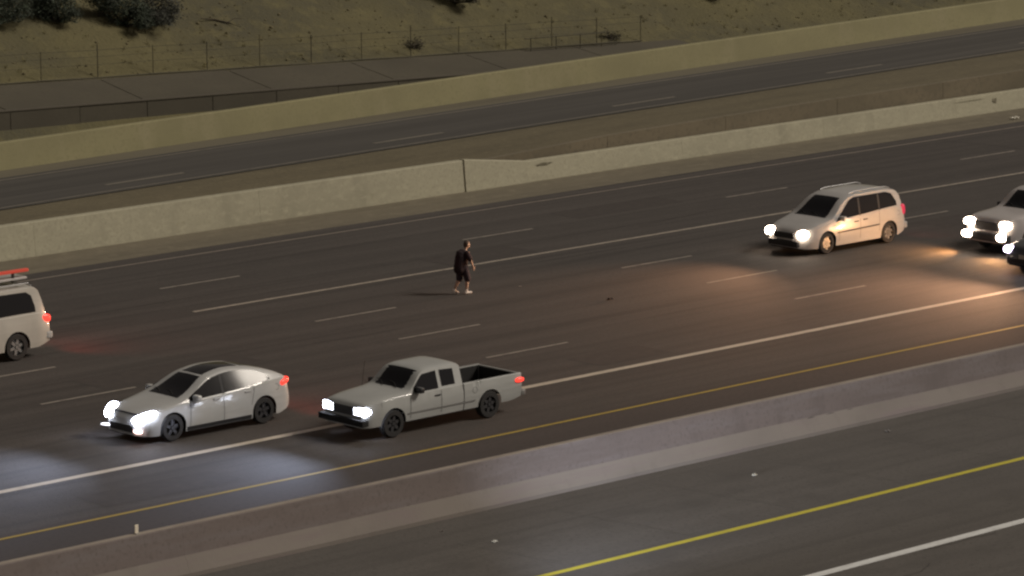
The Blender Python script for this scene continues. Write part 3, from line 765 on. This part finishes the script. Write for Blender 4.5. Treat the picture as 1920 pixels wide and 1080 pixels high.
for sg in (-1, 1):
    c.side_patch('side_window', 1.52, 4.28, lambda x: c.belt(x)+.035, wt, m_glass, sg, .008, 30)
    c.side_patch('side_moulding', 1.40, 3.36, lambda x: .60+.02*(x-1.4), lambda x: .64+.02*(x-1.4), m_gap, sg, .010, 12, 1)
    c.lens('tail_light', (4.60, sg*.83, .98), (.20, .12, .36), m_tail_d, (0, R(-6), 0))
    c.lens('headlight', (.14, sg*.66, .67), (.36, .42, .25), m_hl_warm, (0, R(-10), sg*R(30)))
    c.spot((-.08, sg*.64, .66), 1700, (1, .50, .26), 90, 1, -1, yawd=-8, flat=.32)
    bm = bmesh.new(); tube(bm, [(2.3, sg*.60, 1.71), (2.5, sg*.60, 1.76), (4.0, sg*.60, 1.76), (4.2, sg*.60, 1.70)], .015, 6); link('roof_rail', bm, m_rim, c.root)
c.top_patch('windshield', 1.16, 1.98, m_glass, .09)
bm = bmesh.new(); v = [bm.verts.new(p) for p in ((4.455, -.58, 1.56), (4.455, .58, 1.56), (4.625, .68, 1.18), (4.625, -.68, 1.18))]; bm.faces.new(v); bmesh.ops.solidify(bm, geom=bm.faces[:], thickness=.012); link('rear_window', bm, m_glass, c.root, loc=(.012, 0, .005))
c.front_box('front_grille', -.03, .05, .42, .52, .70, m_black); c.front_box('front_bumper', -.08, .10, .62, .27, .47, m_black, .04)  # black bumper and enlarged grille paint in the shade of the nose
c.front_box('rear_bumper', L-.12, L+.08, .86, .36, .58, m_silver, .05)
c.mirror_(1.60, 1.05, m_silver); c.gap(1.50, .34, .98); c.gap(2.48, .32, 1.03); c.gap(3.38, .45, 1.07); c.handle(2.30, .88, m_gap); c.handle(2.72, .90, m_gap)
bm = bmesh.new(); box(bm, 0, .01, -.15, .15, -.06, .06); link('licence_plate', bm, m_plate, c.root, loc=(L+.01, 0, .80))
c.glow((L+.1, -.7, .95), 25, (1, .05, .04))

c.pillar(2.5, 1.58); c.pillar(3.42, 1.60); c.wiper(1.2); c.fuel_flap(4.3, .92)
# --- pale pickup/SUV at the right edge with four lamps
L = 5.2; W = 1.94
c = Car('pale_suv', 'pale tall SUV with four glowing front lamps cut by the right edge', 'suv', 20.9, 8.42, L, W,
        top=[(0, .96), (.12, 1.10), (.5, 1.16), (1.3, 1.22), (1.5, 1.26), (2.15, 1.72), (2.5, 1.80), (4.5, 1.80), (4.9, 1.70), (L, 1.10)],
        edge=.05, belt=[(0, .92), (.12, 1.03), (.5, 1.10), (1.5, 1.14), (4.9, 1.16), (L, 1.05)],
        wlow=[(0, .80), (.25, .90), (.8, .93), (4.6, .93), (L, .88)], wbelt=[(0, .72), (.2, .84), (.6, .91), (4.6, .92), (L, .84)],
        wroof=.74, roofz=1.78, wheels=(.98, 3.95), wr=.385, sill=(.34, .32, .42), paint=m_pale, group=GRP)
c.body(); c.wheels_(m_rim, spokes=6)
for sg in (-1, 1):
    c.side_patch('side_window', 1.75, 3.3, lambda x: c.belt(x)+.04, linear([(1.75, 1.25), (2.25, 1.66), (3.3, 1.70)]), m_glass, sg, .008, 20)
    c.side_patch('rear_side_window', 3.42, 4.8, lambda x: c.belt(x)+.04, linear([(3.4, 1.70), (4.5, 1.68), (4.8, 1.5)]), m_glass, sg, .008, 12)
    c.lens('headlight', (.06, sg*.70, .93), (.34, .46, .24), m_hl_warm, (0, 0, sg*R(24)))
    c.lens('fog_light', (-.12, sg*.68, .56), (.20, .40, .23), m_hl_warm, (0, 0, sg*R(10)))
    c.spot((-.12, sg*.70, .90), 2900, (1, .50, .27), 90, 1, -1, yawd=-6, flat=.32); c.spot((-.26, sg*.68, .52), 260 if sg < 0 else 620, (1, .48, .18), 140, 1, 6, yawd=-14 if sg < 0 else 42)
    c.lens('tail_light', (5.12, sg*.86, 1.1), (.14, .12, .36), m_tail_d)
c.top_patch('windshield', 1.46, 2.12, m_glass, .09)
c.front_box('grille', -.03, .06, .48, .72, .98, m_black); c.front_box('front_bumper', -.14, .10, .90, .40, .64, m_gap, .05)  # shade of the front is put into the bumper's dark colour
c.mirror_(1.85, 1.22, m_black); c.gap(1.55, .4, 1.1); c.gap(2.6, .4, 1.1); c.gap(3.6, .55, 1.1); c.handle(2.45, .98, m_gap)

c.pillar(2.62, 1.64); c.wiper(1.52)
# --- dark car, nearer lane, almost out of frame
L = 4.6; W = 1.80
c = Car('dark_sedan', 'dark car whose single bright headlight shows at the right edge, nearest the pale SUV', 'car', 18.95, 5.35, L, W,
        top=[(0, .60), (.12, .74), (.5, .82), (1.2, .94), (1.4, 1.0), (2.1, 1.38), (2.6, 1.44), (3.2, 1.40), (3.9, 1.08), (4.4, 1.02), (L, .85)],
        edge=.05, belt=[(0, .54), (.12, .66), (.5, .75), (1.2, .86), (3.9, .95), (4.4, .94), (L, .78)],
        wlow=[(0, .62), (.25, .80), (.8, .87), (3.9, .87), (L, .72)], wbelt=[(0, .50), (.18, .72), (.6, .83), (3.9, .85), (L, .68)],
        wroof=.58, roofz=1.41, wheels=(.90, 3.6), wr=.325, sill=(.22, .19, .30), paint=m_darkcar, group=GRP)
c.body(); c.wheels_(m_rim)
for sg in (-1, 1):
    c.side_patch('side_window', 1.5, 3.7, lambda x: c.belt(x)+.03, linear([(1.5, 1.0), (2.1, 1.30), (3.1, 1.33), (3.7, 1.05)]), m_glass, sg, .008, 20)
    c.lens('headlight', (.16, sg*.64, .64), (.34, .40, .22), m_hl_vio, (0, 0, sg*R(30)))
    c.lens('tail_light', (4.48, sg*.70, .84), (.18, .20, .16), m_tail_d)
    c.spot((-.1, sg*.64, .64), 2500, (1, .52, .28), 104, 1, -1, yawd=-2, flat=.32)
c.top_patch('windshield', 1.32, 2.06, m_glass, .09); c.top_patch('rear_window', 3.2, 3.9, m_glass, .1)
c.front_box('lower_grille', -.02, .06, .5, .28, .40, m_black); c.front_box('licence_plate', -.03, -.015, .15, .42, .54, m_plate, 0)
c.mirror_(1.62, .95, m_darkcar); c.gap(1.45, .3, .86); c.gap(2.5, .3, .9)

# --- white passenger van cut by the left edge
L = 5.3; W = 1.95
c = Car('passenger_van', 'white van with dark side glass and a red tail light cut by the left edge', 'van', -9.45-L, 16.95, L, W,
        top=[(0, .75), (.12, .95), (.6, 1.08), (1.2, 1.18), (2.0, 1.85), (2.4, 1.94), (4.8, 1.95), (4.98, 1.91), (5.06, 1.80), (5.2, 1.28), (L, 1.05)],
        edge=.05, belt=[(0, .70), (.12, .88), (.6, 1.0), (1.3, 1.10), (4.9, 1.20), (5.2, 1.14), (L, 1.0)],
        wlow=[(0, .70), (.25, .88), (.8, .95), (4.9, .94), (L, .88)], wbelt=[(0, .60), (.2, .82), (.6, .91), (4.9, .91), (5.2, .86), (L, .84)],
        wroof=.76, roofz=1.93, wheels=(1.0, 4.18), wr=.37, sill=(.30, .28, .40), paint=m_cream, group=GRP)
c.body(); c.wheels_(m_rim, spokes=6)
for sg in (-1, 1):
    c.side_patch('side_window', 1.7, 3.1, lambda x: c.belt(x)+.04, linear([(1.7, 1.30), (2.25, 1.80), (3.1, 1.83)]), m_glass, sg, .008, 20)
    c.side_patch('rear_side_window', 3.22, 4.86, lambda x: c.belt(x)+.05, linear([(3.2, 1.83), (4.62, 1.81), (4.78, 1.70), (4.88, 1.30)]), m_glass, sg, .008, 20)
    c.lens('tail_light', (5.17, sg*.85, 1.02), (.40, .14, .25), m_tail, (0, 0, 0))
    c.lens('headlight', (.12, sg*.70, .80), (.28, .32, .2), m_hl_warm)
    c.spot((-.1, sg*.70, .80), 2000, (1, .9, .8), 90, 1, 5)
    bm = bmesh.new(); tube(bm, [(2.3, sg*.66, 1.94), (2.4, sg*.66, 2.02), (4.80, sg*.66, 2.02), (4.88, sg*.66, 1.94)], .02, 6); link('roof_rail', bm, m_rim, c.root)
for x in (2.7, 3.7, 4.6):
    bm = bmesh.new(); tube(bm, [(x, -.66, 2.02), (x, .66, 2.02)], .02, 6); link('cross_bar', bm, m_rim, c.root)
c.top_patch('windshield', 1.22, 1.96, m_glass, .09)
bm = bmesh.new(); v = [bm.verts.new(p) for p in ((5.10, -.60, 1.72), (5.10, .60, 1.72), (5.215, .70, 1.26), (5.215, -.70, 1.26))]; bm.faces.new(v); bmesh.ops.solidify(bm, geom=bm.faces[:], thickness=.012); link('rear_window', bm, m_glass, c.root, loc=(.012, 0, 0))
c.front_box('rear_bumper', L-.12, L+.09, .93, .46, .66, m_white, .05)
c.front_box('step_pad', L-.05, L+.10, .62, .66, .675, m_rim, 0)
c.front_box('grille', -.03, .06, .45, .6, .8, m_black)
c.mirror_(1.8, 1.2, m_cream); c.gap(1.6, .4, 1.1); c.gap(3.16, .36, 1.15); c.gap(2.1, .4, 1.1)
c.glow((L+.12, -.8, 1.0), 90, (1, .06, .03)); c.glow((L+.12, .8, 1.0), 45, (1, .06, .03))
# its roof load
cr = empty('roof_cargo', (-9.45-L, 16.95, 2.045), label='white board with a faintly glowing red bar carried on the roof of the left van', cat='roof load')
bm = bmesh.new(); box(bm, 2.5, 4.95, -.42, .42, 0.06, .13, .03); link('white_board', bm, m_white, cr)
bm = bmesh.new(); box(bm, 2.6, 5.0, -.44, -.32, .26, .35, .03); link('red_bar', bm, m_bar, cr)  # red roof load; its faint glow is put into the material
for x in (3.1, 4.5):
    bm = bmesh.new(); box(bm, x-.03, x+.03, -.41, -.35, .0, .26); link('bracket', bm, m_black, cr)

# --- opposing car just below the frame, whose beam falls on the median barrier
c = Car('oncoming_sedan', 'grey sedan on the near carriageway, driving the other way below the picture', 'car', -20.2, -12.65, 4.6, 1.80,
        top=[(0, .60), (.12, .74), (.5, .82), (1.2, .94), (1.4, 1.0), (2.1, 1.38), (2.6, 1.44), (3.2, 1.40), (3.9, 1.08), (4.4, 1.02), (4.6, .85)],
        edge=.05, belt=[(0, .54), (.12, .66), (.5, .75), (1.2, .86), (3.9, .95), (4.4, .94), (4.6, .78)],
        wlow=[(0, .62), (.25, .80), (.8, .87), (3.9, .87), (4.6, .72)], wbelt=[(0, .50), (.18, .72), (.6, .83), (3.9, .85), (4.6, .68)],
        wroof=.58, roofz=1.41, wheels=(.90, 3.6), wr=.325, sill=(.22, .19, .30), paint=m_silver, group='cars on the near carriageway', rot=math.pi)
c.body(); c.wheels_(m_rim)
for sg in (-1, 1):
    c.side_patch('side_window', 1.5, 3.7, lambda x: c.belt(x)+.03, linear([(1.5, 1.0), (2.1, 1.30), (3.1, 1.33), (3.7, 1.05)]), m_glass, sg, .008, 20)
    c.lens('headlight', (.16, sg*.64, .64), (.28, .30, .17), m_hl_cool); c.lens('tail_light', (4.48, sg*.70, .84), (.18, .20, .16), m_tail_d)
    c.spot((-.1, sg*.64, .64), 5600, (.76, .84, 1.0), 54, 1, -1, yawd=-21, flat=.4)
c.top_patch('windshield', 1.32, 2.06, m_glass, .09); c.top_patch('rear_window', 3.2, 3.9, m_glass, .1)

# ------------------------------------------------------------------ the walking person
def capsule(bm, p, q, r0, r1, seg=14, squash=None):
    p, q = Vector(p), Vector(q); d = (q-p); L_ = d.length; d.normalize()
    n = 5; pts, rr = [], []
    for k in range(n): a = math.pi/2*k/n; pts.append(p-d*r0*math.cos(a)); rr.append(max(.0015, r0*math.sin(a)))
    for k in range(4): t = k/3; pts.append(p+d*L_*t); rr.append(r0+(r1-r0)*t)
    for k in range(1, n+1): a = math.pi/2*k/n; pts.append(q+d*r1*math.sin(a)); rr.append(max(.0015, r1*math.cos(a)))
    tube(bm, pts, rr, seg)
def ball(bm, c_, rx, ry, rz_, rot=0):
    r_ = bmesh.ops.create_uvsphere(bm, u_segments=18, v_segments=12, radius=1)
    for v in r_['verts']:
        x, y, z = v.co.x*rx, v.co.y*ry, v.co.z*rz_
        v.co = Vector((x*math.cos(rot)+z*math.sin(rot), y, -x*math.sin(rot)+z*math.cos(rot)))+Vector(c_)
def fused(name, bm, m, parent, vox):
    o = link(name, bm, m, parent, smooth=True)
    md = o.modifiers.new('fuse', 'REMESH'); md.mode = 'VOXEL'; md.voxel_size = vox; md.use_smooth_shade = True
    sm = o.modifiers.new('smooth', 'SMOOTH'); sm.iterations = 3; sm.factor = .5
    return o
m_skin = mat('skin', (.42, .31, .24), .55, [((9, 9, 9), 3, (.42, .27, .2), .45, .7)])
m_shirt = mat('dark_shirt', (.028, .014, .018), .9, [((5, 5, 5), 4, (.016, .009, .011), .4, .65)])
m_shorts = mat('dark_shorts', (.030, .022, .030), .9); m_hair = mat('dark_hair', (.05, .035, .025), .8); m_shoe = mat('white_shoe', (.62, .60, .56), .6)
pe = empty('person', (4.66, 14.85, .005), R(-8), label='person in a dark baggy shirt and dark shorts walking across the lanes', cat='person')
pe.scale = (.955, .955, .955)
# local: +x is the walking direction, +y away; height 1.66
hip = Vector((0, 0, .88)); nk = Vector((.13, 0, 1.36))
ft = {1: ((.02, -.09, .86), (.13, -.10, .47), (.10, -.10, .09)), -1: ((-.02, .09, .86), (-.04, .10, .46), (-.22, .11, .13))}
bm = bmesh.new()
ball(bm, (.0, 0, .92), .115, .16, .12); capsule(bm, (.0, 0, .98), (.08, 0, 1.22), .115, .125); ball(bm, (.085, 0, 1.24), .11, .17, .13, .1)
for s in (-1, 1): capsule(bm, (.1, s*.05, 1.33), (.1, s*.15, 1.31), .055, .055)
capsule(bm, (.11, 0, 1.33), (.15, 0, 1.43), .052, .048)
hc = Vector((.185, 0, 1.535)); ball(bm, hc, .092, .074, .112, .12); ball(bm, hc+Vector((.035, 0, -.065)), .052, .05, .05)      # skull and jaw
capsule(bm, hc+Vector((.088, 0, .01)), hc+Vector((.105, 0, -.025)), .010, .014, 8)                                            # nose
ball(bm, hc+Vector((.078, 0, -.060)), .016, .026, .010); ball(bm, hc+Vector((.074, 0, -.098)), .022, .022, .018)              # lips, chin
for s in (-1, 1):
    ball(bm, hc+Vector((-.005, s*.074, -.005)), .018, .010, .030); ball(bm, hc+Vector((.072, s*.030, .022)), .016, .018, .010)
for s in (1, -1):
    A, K, F = [Vector(v) for v in ft[s]]
    capsule(bm, A, K, .085, .055); capsule(bm, K, K+(F-K)*.35+Vector((-.015, 0, 0)), .052, .055); capsule(bm, K+(F-K)*.35+Vector((-.015, 0, 0)), F, .055, .034)
# arms: near arm hangs slightly forward, far arm swings back
arms = [((.10, -.185, 1.30), (.17, -.225, 1.06), (.27, -.20, .86), (.30, -.19, .80)), ((.10, .185, 1.30), (.0, .235, 1.06), (-.07, .22, .86), (-.085, .215, .79))]
for (S, E_, Wr, Hd) in arms:
    S, E_, Wr, Hd = map(Vector, (S, E_, Wr, Hd)); capsule(bm, S, E_, .050, .038); capsule(bm, E_, Wr, .038, .025)
    d = (Hd-Wr).normalized(); side = Vector((0, 1, 0)).cross(d).normalized()
    pc = Wr+d*.045; capsule(bm, Wr, pc+d*.02, .024, .024); ball(bm, pc+d*.01, .036, .018, .040)
    for k, (t, ln) in enumerate(((-.030, .062), (-.010, .072), (.010, .068), (.029, .052))):
        a = pc+d*.035+side*t; b = a+d*ln*.5+Vector((.004, .006, 0)); e = b+(d*.8+side*.15).normalized()*ln*.5
        capsule(bm, a-d*.02, b, .0095, .0088, 8); capsule(bm, b, e, .0088, .0075, 8)
    a = pc+side*.028-d*.01; b = a+side*.026+d*.022; capsule(bm, a, b, .011, .010, 8); capsule(bm, b, b+d*.028+side*.004, .010, .008, 8)
body = fused('body', bm, m_skin, pe, .006)
bm = bmesh.new()                                          # baggy shirt, billowing behind
capsule(bm, (-.03, -.02, .84), (.03, 0, 1.22), .18, .16); capsule(bm, (-.10, 0, .80), (-.05, 0, 1.18), .19, .17); ball(bm, (.04, 0, 1.28), .13, .20, .11, .1)
ball(bm, (-.04, .02, 1.27), .13, .18, .10)
for s in (-1, 1): capsule(bm, (.07, s*.17, 1.30), (.12-.05*(s > 0), s*.245, 1.12), .075, .085)
fused('shirt', bm, m_shirt, pe, .009)
bm = bmesh.new()
ball(bm, (0, 0, .86), .15, .185, .13)
for s in (1, -1):
    A, K, F = [Vector(v) for v in ft[s]]; capsule(bm, A, A+(K-A)*.98, .118, .105)
fused('shorts', bm, m_shorts, pe, .009)
bm = bmesh.new(); ball(bm, hc+Vector((-.022, 0, .022)), .094, .080, .108, .1); ball(bm, hc+Vector((-.05, 0, -.03)), .060, .070, .075)
fused('hair', bm, m_hair, pe, .006)
for s in (1, -1):
    F = Vector(ft[s][2]); bm = bmesh.new()
    if s == 1: capsule(bm, (F.x-.05, F.y, .045), (F.x+.15, F.y, .036), .045, .035); capsule(bm, (F.x-.03, F.y, .05), (F.x-.01, F.y, .12), .045, .045)
    else: capsule(bm, (F.x-.03, F.y, .125), (F.x+.12, F.y, .04), .042, .034); capsule(bm, (F.x-.02, F.y, .10), (F.x+.02, F.y, .16), .042, .042)
    fused('shoe', bm, m_shoe, pe, .008)
